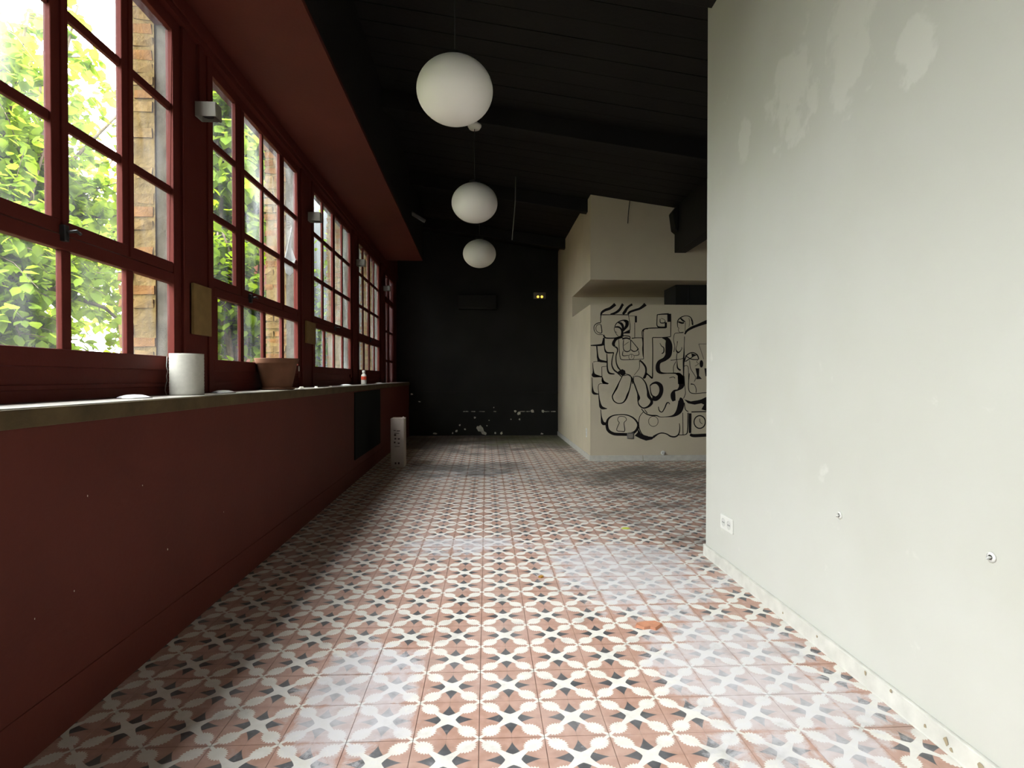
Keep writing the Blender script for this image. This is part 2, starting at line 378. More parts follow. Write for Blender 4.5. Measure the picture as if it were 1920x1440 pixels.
for k in range(26):   # the thin pale line along the wainscot edge
    chip(random.uniform(868, 935) if k < 12 else random.uniform(965, 1044), 771.5, .009, 3.2, 0, parent=wall_back)

# bar / kitchen block with the mural
blk = MB().box(XS, XE, YM, YB, 0, 2.062)
blk_o = struct(blk.build('wall_mural', M['cream_wall']))
up_ = MB().prism([(XS, 2.385), (XE, 2.385), (XE, ceil_z(XE) + .02), (XS, ceil_z(XS) + .02)], 'y', YM, YB)
up_.build('upper_block', M['cream_wall'], blk_o)
MB().box(XS, XE, 9.12, YB, 2.062, 2.385).build('recess_back', M['cream_wall'], blk_o)
MB().box(2.62, 4.2, 7.88, 8.4, 2.062, 2.385).build('hatch_panel', M['black'], blk_o)
MB().box(2.79, 2.80, 7.87, 7.885, 2.062, 2.385).build('hatch_seam', M['dark_metal'], blk_o)
sk = struct(MB().box(XS - .012, 2.062, YM - .014, YM, 0, .075).build('baseboard_mural', M['skirting'], bevel=.003))
MB().box(2.070, XE, YM - .014, YM, 0, .075).build('skirting_length', M['skirting'], sk, bevel=.003)
MB().box(XS - .012, XS, YM, YB, 0, .075).build('skirting_return', M['skirting'], sk, bevel=.003)

# ceiling boards and roof beams
ce = MB(); xs0, xs1 = -2.0, XE
o = struct(MB().prism([(xs0, ceil_z(xs0) + .02), (xs1, ceil_z(xs1) + .02), (xs1, ceil_z(xs1) + .16), (xs0, ceil_z(xs0) + .16)], 'y', Y0, YB + .15).build('ceiling', M['black_ceiling']))
ceiling = o
nb_ = 44
bw = (YB - Y0) / 70
for k in range(70):      # boards running down the slope
    y0 = Y0 + k * bw
    dz = random.uniform(0, .004)
    MB().prism([(xs0, ceil_z(xs0) - dz), (xs1, ceil_z(xs1) - dz), (xs1, ceil_z(xs1) + .03), (xs0, ceil_z(xs0) + .03)], 'y', y0 + .004, y0 + bw - .004).build('ceiling_board', M['black_ceiling'], ceiling)
BEAMS = [-1.07, 1.13, 3.33, 5.53, 7.73, 9.93]
for yb in BEAMS:
    xa, xb = -1.9, (XE if yb < YM else XS)
    MB().prism([(xa, ceil_z(xa) - .17), (xb, ceil_z(xb) - .17), (xb, ceil_z(xb)), (xa, ceil_z(xa))], 'y', yb, yb + .12).build('roof_beam', M['black_ceiling'], ceiling, bevel=.004)
# lengthwise beam with its bracket, right of the bar block
lb = MB().box(2.48, 2.63, 3.6, YM, 2.745, 3.34).build('lengthwise_beam', M['black_ceiling'], ceiling, bevel=.006)
MB().prism([(2.40, 3.24), (2.48, 3.34), (2.48, 2.98), (2.43, 3.02)], 'y', YM - .16, YM - .004).build('beam_bracket', M['black_ceiling'], lb, bevel=.01)

struct(MB().box(-2.0, XE, Y0 - .15, Y0, -.01, 4.0).build('wall_front', M['black']))
struct(MB().box(XE, XE + .15, Y0, YB, -.01, 4.0).build('wall_far_right', M['cream_wall']))

# ------------------------------------------------------------------ left wall: low wall, ledge, piers, header, soffit
WP0, WP1 = Y0 - .05, YB + .1
ZL = 1.015
low = MB(); lbox(low, WP0, WP1, 0, .36, .022, .962)
wall_left = struct(lbuild(low, 'wall_left', M['red_wall']))
sk = MB(); lbox(sk, WP0, WP1 - .12, -.004, .05, 0, .150)
struct(lbuild(sk, 'baseboard_left', M['red_wall'], bevel=.002))
lg = MB(); lbox(lg, WP0, WP1 - .12, -.004, .37, .962, ZL)
ledge = struct(lbuild(lg, 'trim_1', M['ledge']))
lg = MB(); lbox(lg, WP0, WP1 - .12, -.016, -.004, .958, ZL - .003)
lbuild(lg, 'ledge_edge_strip', M['ledge_edge'], ledge, bevel=.003)
hd = MB(); lbox(hd, WP0, WP1 - .12, .205, .36, 2.90, 3.95)
lbuild(hd, 'window_header', M['red'], wall_left)
hd = MB(); lbox(hd, WP0, WP1 - .12, .190, .205, 2.93, 3.01)
lbuild(hd, 'header_moulding', M['red'], wall_left, bevel=.004)
sf = MB(); lbox(sf, WP0, 9.55, -.39, .205, 3.02, 3.05)
lbuild(sf, 'soffit', M['red_wall'], wall_left)
sf = MB(); lbox(sf, WP0, 9.55, -.39, -.36, 3.05, 4.0)
lbuild(sf, 'soffit_fascia', M['black_ceiling'], wall_left)
sf = MB(); lbox(sf, 9.52, 9.55, -.39, .205, 3.05, 4.0)
lbuild(sf, 'soffit_end', M['black_ceiling'], wall_left)
# dark recessed panel in the low wall
dp = MB(); lbox(dp, 6.08, 7.66, -.010, .01, .235, .945)
lbuild(dp, 'wall_panel', M['slate'], wall_left, bevel=.003)
for (px, py, r_) in ((165, 930, .004), (268, 910, .003), (140, 1108, .003), (66, 1160, .003), (138, 1272, .004), (315, 1030, .006), (163, 1395, .004), (420, 960, .003)):
    v = pix(px, py, 1.0) - Vector((0, 0, CAM_H)); tt = -1.2785 / (v.x + .0165 * v.y); pc = v * tt; pz = pc.z + CAM_H   # where that sight line meets the low wall
    f = MB(); f.prism([(pc.y + r_ * .5 * math.cos(k) * random.uniform(.6, 1.2), pz + r_ * math.sin(k) * random.uniform(.6, 1.2)) for k in (0, 1.05, 2.1, 3.14, 4.2, 5.2)], 'x', -.0008, .0015)
    lbuild(f, 'paint_fleck', M['chip'], wall_left)
WIN = {1: 1.41, 2: 3.42, 3: 5.47, 4: 7.51, 6: -.63, 7: -2.67}
STILE = {1: (.09, .09, .085), 2: (.137, .032, .10), 3: (.05, .09, .05), 4: (.05, .09, .05), 6: (.05, .09, .05), 7: (.05, .09, .05)}
GW = 1.57
piers = sorted(WIN.values())
edges = [WP0] + [e for p in piers for e in (p - .05, p + GW + .07)] + [9.60]
for a, b_ in zip(edges[0::2], edges[1::2]):
    pb = MB(); lbox(pb, a, b_, .232, .278, ZL, 2.90)
    pr = lbuild(pb, 'window_pier', M['red'], wall_left, bevel=.003)
    mp_ = MB(); lbox(mp_, a - .004, b_ + .004, .278, .358, ZL + .001, 2.90); lbuild(mp_, 'masonry_pier', M['grey_mortar'], pr)
    if b_ - a < 1:
        c = MB(); lbox(c, a - .004, a + .05, .222, .232, ZL, 2.90); lbuild(c, 'pier_board', M['red'], pr, bevel=.003)
        c = MB(); lbox(c, b_ - .05, b_ + .004, .222, .232, ZL, 2.90); lbuild(c, 'pier_board', M['red'], pr, bevel=.003)
pb = MB(); lbox(pb, 10.68, YB + .1, .232, .36, ZL, 2.90); lbuild(pb, 'window_pier', M['red'], wall_left)

def make_window(n, p0):
    t = empty('window_%d' % n); struct(t)
    p1 = p0 + GW; qf = .24
    f = MB()   # outer frame
    lbox(f, p0 - .05, p0, qf, .275, 1.10, 2.90); lbox(f, p1, p1 + .07, qf, .275, 1.10, 2.90)
    lbox(f, p0, p1, qf, .275, 2.84, 2.90); lbox(f, p0, p1, qf, .275, 1.138, 1.205)
    lbuild(f, 'frame', M['red'], t, bevel=.003)
    f = MB(); lbox(f, p0 - .05, p1 + .07, .255, .34, ZL, 1.138); lbuild(f, 'bottom_board', M['red'], t)
    f = MB(); lbox(f, p0 - .05, p1 + .07, .248, .256, 1.055, 1.075); lbuild(f, 'board_moulding', M['red'], t, bevel=.003)
    f = MB(); lbox(f, p0, p1, qf, .275, 1.572, 1.624); lbuild(f, 'transom', M['red'], t, bevel=.003)
    f = MB(); lbox(f, p0, p1, qf + .004, .272, 1.628, 1.680); lbuild(f, 'sash_rail', M['red'], t, bevel=.003)
    # upper sashes
    st = STILE[n]; gw = (GW - sum(st)) / 4; x = p0; cols = []
    for k in range(4):
        cols.append((x, x + gw)); x += gw
        if k < 3:
            s_ = MB(); lbox(s_, x, x + st[k], qf + (.004 if st[k] > .06 else .010), .271, 1.680, 2.84)
            lbuild(s_, 'stile' if st[k] > .06 else 'muntin', M['red'], t, bevel=.003)
            if st[k] > .06:
                s_ = MB(); lbox(s_, x + st[k] * .5 - .002, x + st[k] * .5 + .012, qf - .004, qf + .006, 1.630, 2.84); lbuild(s_, 'cover_strip', M['red'], t, bevel=.002)
            x += st[k]
    rows = [(1.680, 2.022), (2.062, 2.440), (2.478, 2.84)]
    dirty = 'glass_milky' if n == 3 else ('glass_dusty' if n in (4,) else 'glass')
    for (a, b_) in cols:
        for z in (2.042, 2.459):
            s_ = MB(); lbox(s_, a, b_, qf + .012, .270, z - .019, z + .019); lbuild(s_, 'muntin', M['red'], t, bevel=.003)
        for z0, z1 in rows:
            s_ = MB(); lbox(s_, a - .004, b_ + .004, .262, .265, z0 - .004, z1 + .004)
            d = 'glass_dusty' if (n == 1 and z1 > 2.4 and a < 2.0) or (n == 2 and z0 > 2.0 and a > 3.7) else dirty
            lbuild(s_, 'pane', M[d], t)
    # fixed lower row
    a0, a1 = p0 + .055, p1 + .015; lw = (a1 - a0 - .15) / 4; x = a0
    s_ = MB(); lbox(s_, p0, a0, qf + .004, .272, 1.205, 1.572); lbuild(s_, 'jamb_strip', M['red'], t)
    for k in range(4):
        x1 = min(x + lw, p1)
        s_ = MB(); lbox(s_, x - .004, x1 + .004, .262, .265, 1.201, 1.576); lbuild(s_, 'pane', M[dirty], t)
        if k < 3:
            s_ = MB(); lbox(s_, x + lw, x + lw + .05, qf + .008, .271, 1.205, 1.572); lbuild(s_, 'muntin', M['red'], t, bevel=.003)
        x += lw + .05
    # espagnolette catch
    c = .5 * (cols[1][1] + cols[2][0])
    if n == 2: c = cols[1][0] + .06
    h = MB(); lbox(h, c - .012, c + .012, qf - .018, qf + .004, 1.60, 1.66); hb = lbuild(h, 'catch', M['dark_metal'], t, bevel=.003)
    h = MB(); h.tube([LW(qf - .02, c, 1.635), LW(qf - .045, c + .01, 1.64), LW(qf - .045, c + .03, 1.634)], .006); h.build('catch_lever', M['dark_metal'], hb)
    return t
for n, p0 in WIN.items(): make_window(n, p0)

# window 5: narrow glazed door leaf beyond the last pier
t = struct(empty('window_5'))
f = MB()
for (a, b_) in ((9.60, 9.66), (10.02, 10.14), (10.62, 10.70)): lbox(f, a, b_, .24, .275, ZL, 2.90)
lbox(f, 9.66, 10.62, .24, .275, 2.36, 2.46); lbox(f, 9.66, 10.62, .24, .275, 2.82, 2.90)
lbuild(f, 'frame', M['red'], t, bevel=.003)
for (a, b_) in ((9.66, 10.02), (10.14, 10.62)):
    for z in (1.885, 1.385): s_ = MB(); lbox(s_, a, b_, .250, .271, z - .02, z + .02); lbuild(s_, 'muntin', M['red'], t, bevel=.003)
    for z0, z1 in ((ZL, 1.365), (1.405, 1.865), (1.905, 2.36), (2.46, 2.82)):
        s_ = MB(); lbox(s_, a - .004, b_ + .004, .262, .265, z0, z1); lbuild(s_, 'pane', M['glass_milky'], t)

# portals: they give off nothing, they only tell the renderer where daylight comes in
for n, p0 in list(WIN.items()) + [(5, 9.66)]:
    wd = GW if n != 5 else .96
    L_ = bpy.data.lights.new('window_daylight', 'AREA'); L_.shape = 'RECTANGLE'; L_.size = wd + .1; L_.size_y = 1.75; L_.cycles.is_portal = True
    lo = bpy.data.objects.new('window_daylight', L_); COL.objects.link(lo)
    lo.location = LW(.345, p0 + wd / 2, 2.02)
    lo.rotation_euler = Vector((CP, SP, 0)).to_track_quat('-Z', 'Y').to_euler()

# ------------------------------------------------------------------ mural: flat black paint on the bar front, traced line by line
PA = {'T': (1090, 560, 9.0), 'R': (1205, 560, 9.0), 'B': (1090, 700, 8.0)}
def mural_xy(reg, x, y):
    ox, oy, s_ = PA[reg]; v = pix(ox + x / s_, oy + y / s_, YM); return v.x, v.z
def catmull(P, n=7):
    out = []
    for i in range(len(P) - 1):
        p0 = P[max(i - 1, 0)]; p1 = P[i]; p2 = P[i + 1]; p3 = P[min(i + 2, len(P) - 1)]
        for k in range(n):
            t_ = k / n
            out.append(tuple(.5 * (2*b + (c - a) * t_ + (2*a - 5*b + 4*c - d) * t_**2 + (3*b - a - 3*c + d) * t_**3) for a, b, c, d in zip(p0, p1, p2, p3)))
    out.append(P[-1]); return out
def stroke(mb, reg, P, smooth=True):
    Q = catmull(P) if smooth and len(P) > 2 else list(P)
    sc = 7.52 / F_PX / PA[reg][2]; pts = [(*mural_xy(reg, q[0], q[1]), max(q[2], 6) * sc * .62) for q in Q]
    vs = []; n = len(pts)
    for i, (x, z, r) in enumerate(pts):
        a = pts[max(i - 1, 0)]; b = pts[min(i + 1, n - 1)]; dx, dz = b[0] - a[0], b[1] - a[1]; l_ = math.hypot(dx, dz) or 1
        vs += [(x - dz / l_ * r, YM - .0015, z + dx / l_ * r), (x + dz / l_ * r, YM - .0015, z - dx / l_ * r)]
    mb.add(vs, [(2*i, 2*i+1, 2*i+3, 2*i+2) for i in range(n - 1)])
def fill(mb, reg, poly):
    mb.add([(mural_xy(reg, x, y)[0], YM - .0018, mural_xy(reg, x, y)[1]) for x, y in poly], [tuple(range(len(poly)))])
def ring(mb, reg, cx, cy_, rx, ry, w_, a0=0, a1=6.2832):
    stroke(mb, reg, [(cx + rx * math.cos(a0 + (a1 - a0) * k / 20), cy_ + ry * math.sin(a0 + (a1 - a0) * k / 20), w_) for k in range(21)])
MURAL = {
 'painted_cup': ('T', [
  [(330,285,20),(345,235,30),(400,195,35),(480,165,38),(535,125,40),(572,93,45)], [(490,262,15),(560,245,30),(620,210,35),(660,165,35),(690,110,35),(705,93,40)],
  [(700,262,30),(735,220,40),(765,170,35),(810,125,30),(860,96,30)], [(785,262,30),(820,225,30),(900,195,30),(980,170,32),(1040,130,40),(1082,93,50)],
  [(332,272,14),(325,340,12),(328,400,12)], [(350,272,14),(560,270,10),(790,272,14)], [(795,270,10),(805,340,8),(820,430,10),(822,530,10)],
  [(328,405,12),(270,415,12),(220,455,10),(215,520,10),(240,575,8),(290,605,8),(365,605,8)], [(325,432,8),(275,440,8),(248,480,8),(250,530,8),(285,570,8),(345,572,12),(330,435,12)],
  [(375,610,20),(390,645,20),(430,665,18),(560,665,16),(660,645,25)]]),
 'painted_reclining_figure': ('T', [
  [(560,480,8),(555,520,8),(575,570,8),(600,610,8),(625,635,8)], [(565,470,12),(590,420,12),(640,385,14),(700,365,16),(760,370,20),(800,395,14)],
  [(560,482,14),(620,478,24),(665,505,24),(690,560,30),(685,640,42)], [(620,405,14),(670,420,34),(700,470,34),(702,545,24)], [(715,372,14),(765,395,46),(768,450,46),(735,505,30),(705,550,12)],
  [(570,555,5),(600,570,5)], [(695,640,36),(630,660,36),(575,690,38),(540,760,42),(562,805,26)], [(710,625,12),(760,628,14),(815,640,14),(822,672,10)], [(690,680,24),(760,665,20),(825,685,20)],
  [(1030,660,14),(1040,760,14),(1035,840,14),(1040,940,12),(1050,1000,8),(1030,1020,8),(850,1028,8),(690,1030,10),(655,990,10),(640,880,10),(635,760,8),(630,690,8)],
  [(712,700,12),(705,800,10),(720,870,12),(770,895,14),(815,878,12),(832,850,10)], [(832,690,12),(832,770,11),(830,860,12)], [(840,700,10),(890,760,10),(955,840,12)], [(838,860,12),(880,890,14),(930,880,12),(962,842,22)], [(715,790,5),(800,730,5)],
  [(705,880,8),(700,960,12),(800,955,6)], [(890,960,6),(970,945,10),(960,870,6)], [(845,930,6),(890,965,6),(875,1018,6),(815,1020,6),(800,970,6),(830,935,6),(850,960,6),(845,1000,6)],
  [(560,810,16),(600,830,20),(610,880,16),(585,970,14),(590,1080,16),(620,1160,20),(660,1205,16)], [(545,915,12),(520,1020,14),(515,1120,16),(550,1200,20),(610,1250,20),(680,1320,10)],
  [(985,1040,20),(1040,1090,24),(1085,1160,26),(1090,1240,24),(1070,1320,36),(1040,1340,20)], [(980,1040,10),(980,1160,6),(940,1230,5),(890,1290,5)], [(740,1265,10),(820,1290,8),(838,1330,10)], [(850,1310,6),(860,1370,24),(865,1440,10)]]),
 'painted_blocks': ('T', [
  [(805,290,6),(905,292,6)], [(920,290,30),(920,402,30)], [(900,405,8),(900,660,8)], [(850,670,14),(930,660,10),(1025,660,10)], [(1030,660,10),(1025,560,12),(1060,515,14),(1125,508,14)],
  [(380,660,24),(370,740,36),(335,780,30),(158,790,14)], [(260,800,18),(270,920,18),(282,1005,30),(320,1050,36),(440,1065,18)], [(385,680,14),(390,820,14),(410,890,24),(450,912,22),(550,912,16)],
  [(430,930,12),(435,1060,16),(440,1180,20),(470,1255,26),(560,1272,14)], [(200,1070,8),(260,1060,6),(430,1080,6)], [(190,1080,8),(200,1200,14),(222,1285,34),(350,1320,14)], [(345,1150,6),(430,1140,5)], [(345,1150,7),(350,1330,10),(372,1405,30),(425,1432,12)]]),
 'painted_legs': ('B', [
  [(615,40,10),(570,130,12),(530,220,22),(490,290,16),(465,350,14),(490,415,14),(550,450,12),(620,440,14),(665,390,20),(690,330,24),(720,250,14),(745,140,12),(745,60,10),(700,25,8),(640,35,10)],
  [(790,40,8),(780,110,14),(810,200,16),(845,300,18),(860,370,36),(850,420,14),(870,480,16),(930,520,16),(1000,500,24),(1050,450,36),(1050,400,30),(1010,340,40),(995,260,24),(965,150,16),(910,75,12),(850,45,8),(800,45,8)]]),
 'painted_stacked_stones': ('B', [
  [(165,0,10),(185,40,30),(300,50,8)], [(160,60,8),(165,200,12),(182,292,32),(260,312,10)], [(315,60,10),(330,130,34),(410,155,8)], [(400,162,5),(265,165,6),(260,300,8),(275,430,20),(302,512,38),(385,530,8)], [(290,540,8),(300,650,14),(322,745,40),(375,755,30)],
  [(960,20,20),(1000,20,14),(1060,75,12),(1070,0,12)]]),
 'painted_ring': ('B', [[(1030,185,14),(1070,152,20),(1130,142,34),(1186,185,50),(1200,260,50),(1175,335,50),(1120,380,56),(1060,375,50)], [(1030,185,10),(1038,270,12),(1060,330,16),(1110,352,10)]]),
 'painted_lock': ('B', [
  [(380,760,34),(400,690,24),(460,640,16),(560,620,12),(680,625,14),(780,670,18),(840,740,22),(850,800,30),(810,870,30),(730,912,34),(600,915,36),(480,905,36),(400,850,36),(380,760,34)],
  [(570,740,8),(545,700,7),(560,655,7),(610,645,7),(660,660,7),(675,700,7),(640,745,8),(650,860,10),(600,870,8),(530,850,8),(570,740,8)]]),
 'painted_wave': ('B', [
  [(930,580,8),(880,640,8),(860,730,10),(870,830,12),(920,920,12),(1000,950,14)], [(1080,955,30),(1150,910,16),(1210,895,14),(1280,910,14),(1340,945,18),(1410,950,18),(1460,910,16),(1475,830,12),(1470,750,8)],
  [(900,530,10),(960,600,12),(1040,630,16),(1130,635,14),(1190,655,8),(1300,650,10),(1390,632,30),(1460,570,70),(1492,480,80),(1490,400,60),(1470,385,30)], [(945,540,8),(990,600,10)],
  [(1155,500,8),(1170,560,12),(1210,580,12),(1250,520,14),(1280,450,16),(1310,440,12),(1325,465,8)], [(1320,70,6),(1350,60,8),(1385,55,8),(1405,75,8)]]),
 'painted_pillar': ('B', [
  [(1170,2,8),(1430,4,12),(1485,40,56),(1500,110,70),(1500,190,66),(1450,246,22),(1398,262,26),(1376,310,58),(1378,370,58),(1392,415,40)],
  [(1520,590,8),(1525,920,8)], [(1600,590,12),(1598,700,12),(1590,880,14),(1550,920,10),(1460,925,10)], [(1545,440,10),(1560,540,10),(1605,575,10)]]),
 'painted_clock': ('B', [[(1632,600,34),(1630,720,36),(1630,895,30)], [(1630,915,30),(1690,935,40),(1900,925,40),(2080,925,40)], [(1650,580,14),(1880,575,12),(2060,585,14),(2075,700,16),(2075,930,16)], [(1775,680,8),(1780,730,8),(1815,760,6)]]),
 'painted_kneeling_figure': ('B', [[(1620,0,8),(1625,280,10),(1870,290,8),(2050,288,8)], [(1640,160,16),(1690,170,8),(1720,230,8),(1720,290,8)], [(1540,40,12),(1550,180,8),(1560,300,8),(1530,380,8)]]),
 'painted_spiral_arm': ('R', [
  [(245,270,12),(330,262,16),(440,258,20)], [(447,255,55),(450,392,55)], [(245,270,12),(240,380,12),(245,460,14),(300,485,24),(405,480,20)], [(390,400,30),(390,492,30)], [(295,340,8),(300,405,12),(370,405,14),(372,360,6),(310,330,5)],
  [(15,560,12),(15,530,14),(60,505,14),(200,495,14),(390,495,10)], [(475,390,12),(472,640,10)], [(165,655,12),(330,655,10),(470,642,12)], [(10,560,10),(10,700,10),(8,900,16),(10,980,12)]]),
 'painted_faces': ('R', [
  [(165,660,12),(170,900,12),(165,1340,14)], [(165,1340,14),(60,1260,20)],
  [(330,658,14),(415,690,60),(440,780,96),(440,880,96),(428,955,84),(370,1020,56),(285,1065,50),(255,1130,58),(262,1210,58),(310,1252,30),(400,1258,14),(560,1255,14)], [(560,1262,20),(615,1285,56),(640,1350,80),(645,1440,80)],
  [(290,750,6),(320,800,10),(355,830,14),(355,900,16),(320,930,12)]]),
 'painted_standing_figure': ('R', [
  [(590,480,8),(590,380,14),(640,320,14),(720,290,10),(800,310,12),(840,380,14),(845,450,14)], [(600,390,20),(660,410,26),(700,405,16)], [(640,330,20),(680,370,24),(720,390,10)], [(720,400,8),(715,560,6)], [(780,330,6),(790,400,6),(780,480,6)], [(820,350,8),(835,440,8)],
  [(590,480,8),(610,500,6),(600,530,5),(630,570,5),(690,560,6)], [(690,575,8),(580,580,8),(535,600,8),(520,700,8),(540,800,8),(525,900,10)], [(585,720,12),(580,780,6),(560,850,10),(590,905,24),(630,890,12),(660,840,8),(650,820,6)], [(705,640,10),(700,800,8),(695,960,20),(690,1080,24),(690,1330,14)],
  [(710,600,20),(750,540,30),(830,490,36),(930,450,36),(1060,400,50),(1200,350,60),(1400,320,40)], [(580,920,10),(570,1000,10),(580,1080,10),(590,1170,20),(640,1210,24)], [(470,1040,8),(560,1030,8),(640,1020,8),(690,1000,10)], [(520,1250,8),(520,1150,8),(560,1060,8)]]),
 'painted_seated_figure': ('R', [
  [(1230,765,6),(945,765,6)], [(945,765,6),(1030,1020,5)], [(700,1070,16),(740,960,16),(830,910,14),(910,940,16),(940,1000,16),(930,1025,12),(820,1020,14),(720,960,10)], [(720,1060,14),(800,1010,12),(860,970,12),(910,950,8)],
  [(930,1030,5),(910,1070,5),(940,1100,5),(880,1140,5)], [(700,1140,8),(740,1130,8),(770,1180,8),(775,1440,8)], [(790,1040,8),(810,1180,8),(890,1320,8),(870,1400,8)]]),
}
FILLS = {
 'painted_reclining_figure': [('T', [(700,578),(822,518),(820,586),(700,590)]), ('T', [(640,1215),(690,1188),(738,1215),(748,1270),(700,1312),(650,1272),(600,1245)])],
 'painted_wave': [('B', [(850,830),(895,905),(960,942),(1050,950),(1110,945),(1060,992),(970,1010),(890,982),(800,935),(845,885)])],
 'painted_pillar': [('B', [(1540,390),(1640,420),(1740,405),(1800,390),(1880,350),(1960,350),(1960,570),(1880,565),(1800,540),(1840,470),(1800,450),(1700,470),(1600,450)])],
 'painted_seated_figure': [('R', [(820,920),(905,948),(830,985)]), ('R', [(990 + 32 * math.cos(k * .524), 1100 + 64 * math.sin(k * .524)) for k in range(12)]), ('R', [(890,1175),(955,1175),(950,1300),(1000,1355),(900,1360),(915,1300)]), ('R', [(1040,1175),(1110,1175),(1100,1310),(1060,1310)])],
 'painted_stacked_stones': [('T', [(385,650),(385,790),(320,788),(350,760)]), ('T', [(262,960),(300,1045),(345,1060),(272,1062)]), ('T', [(200,1240),(245,1310),(200,1322)])],
}
mural = empty('mural', (2.1, YM, .3)); inv = Matrix.Translation((-2.1, -YM, -.3))
tag(mural, 'black line mural of abstract figures, cup, lock and clock on the bar front', 'mural')
for nm, (reg, strokes) in MURAL.items():
    mb = MB()
    for s_ in strokes:
        if nm in ('painted_stacked_stones', 'painted_blocks'):
            m1_ = MB(); stroke(m1_, reg, s_); m1_.build('painted_block', M['ink'], mural, tf=lambda x, y, z: (x - 2.1, y - YM, z - .3), fix=False)
        else: stroke(mb, reg, s_)
    if nm == 'painted_wave': ring(mb, 'B', 1080, 720, 72, 76, 6)
    if nm == 'painted_clock': ring(mb, 'B', 1775, 730, 85, 95, 14)
    for reg2, poly in FILLS.get(nm, []):
        if nm == 'painted_stacked_stones':
            m1_ = MB(); fill(m1_, reg2, poly); m1_.build('painted_shadow', M['ink'], mural, tf=lambda x, y, z: (x - 2.1, y - YM, z - .3), fix=False)
        else: fill(mb, reg2, poly)
    if mb.v: mb.build(nm, M['ink'], mural, tf=lambda x, y, z: (x - 2.1, y - YM, z - .3), fix=False)

# ------------------------------------------------------------------ pendants
def pendant(y, x, z, label, rose=True):
    t = empty('pendant_lamp', (x, y, z)); R = .222
    prof = [(0.0001, -R * .845)] + [(R * math.sin(a), -R * .845 * math.cos(a)) for a in [k * math.pi / 28 for k in range(1, 26)]]
    prof += [(.05, R * .845 * math.cos(math.asin(.05 / R)) + .004), (.0001, R * .845 * .985)]
    gs = MB().lathe(prof, 56).build('globe_shade', M['globe'], t)
    MB().lathe([(.0001, .21), (.052, .21), (.052, .175), (.0001, .175)], 28).build('collar', M['dark_metal'], gs)
    top = ceil_z(x) - .17 - z
    MB().tube([(0, 0, .2), (0, 0, top)], .0035, 6).build('cord', M['dark_metal'], t)
    MB().lathe([(.0001, top - .045), (.05, top - .045), (.066, top - .02), (.066, top + .006), (.0001, top + .006)], 28).build('ceiling_rose', M['globe'], t)
    tag(t, label, 'lamp', 'white globe pendants in a row'); return t
pendant(3.39, -.183, 2.772, 'largest and nearest white globe pendant lamp hanging under the black ceiling')
pendant(5.59, -.113, 2.785, 'middle white globe pendant lamp of the row of three')
pendant(7.79, -.093, 2.768, 'farthest and lowest white globe pendant lamp, nearest the black back wall')

# ------------------------------------------------------------------ wall lamps on the piers
def sconce(p, label):
    t = empty('wall_lamp', LW(.222, p, 2.50), PHI)     # local x into the room, y along the wall
    b = MB(); x0, x1, y0, y1, z0, z1, th = 0, .105, -.04, .04, 0, .078, .004
    b.box(x0, x1, y0, y0 + th, z0, z1).box(x0, x1, y1 - th, y1, z0, z1).box(x1 - th, x1, y0 + th, y1 - th, z0, z1).box(x0, x0 + th, y0 + th, y1 - th, z0, z1)
    bod = b.build('lamp_shell', M['sconce'], t, bevel=.002)
    MB().lathe([(.0001, .068), (.026, .068), (.026, .012), (.0001, .012)], 20, (.052, 0, 0)).build('bulb_holder', M['dark_metal'], bod)
    MB().box(0, .100, -.036, .036, .066, .070).build('shade_plate', M['dark_metal'], t)
    tag(t, label, 'wall lamp', 'small box lamps on the window piers')
for p, lb_ in ((3.21, 'small white box wall lamp on the red pier left of the second window'), (5.27, 'small white box wall lamp on the pier above the plant pot'),
              (7.33, 'small box wall lamp on the pier in front of the brick-filled window'), (9.40, 'farthest box wall lamp, on the last pier by the narrow door')):
    sconce(p, lb_)
c = MB(); lbox(c, 3.205, 3.215, .214, .224, 2.578, 2.92); lbuild(c, 'lamp_cable', M['red'], wall_left)

# tan boards on the piers
for p0, p1, z0, z1, lb_ in ((3.115, 3.315, 1.33, 1.60, 'blank tan board fixed on the red pier above the paper roll'), (5.13, 5.41, 1.405, 1.60, 'smaller blank tan board on the red pier right of the plant pot')):
    c = MB(); lbox(c, p0, p1, .206, .223, z0, z1); b = lbuild(c, 'pier_board_panel', M['tan'], bevel=.002); b.name = 'cover_board'; tag(b, lb_, 'board', 'tan boards on the piers')

# ------------------------------------------------------------------ things on the ledge
def onledge(q, p): return LW(q, p, ZL)
t = empty('paper_roll', onledge(.125, 2.865)); R = .0755; H = .2
prof = [(.0001, .0)]
n_ = 26
for k in range(n_ + 1):
    z = H * k / n_; prof.append((R - (.0012 if k % 2 else 0) - .0006 * random.random(), z))
prof += [(.024, H), (.022, H - .02), (.0001, H - .02)]
MB().lathe(prof, 48).build('paper_winding', M['paper'], t)
f = MB(); vs = []; n_ = 8
for k in range(n_ + 1):
    z = H * .93 * k / n_; r2 = R + .003 + .006 * abs(math.sin(k * 1.9)) + (.006 if k < 3 else 0)
    for a in (math.radians(196), math.radians(206), math.radians(217)): vs.append((r2 * math.cos(a) * (1.0 if a < 3.5 else 1.03), r2 * math.sin(a), z))
f.add(vs, [(k*3+j, k*3+j+1, k*3+j+4, k*3+j+3) for k in range(n_) for j in range(2)], True).build('loose_end', M['paper'], t)
tag(t, 'thick white paper roll standing upright on the window ledge', 'paper roll')

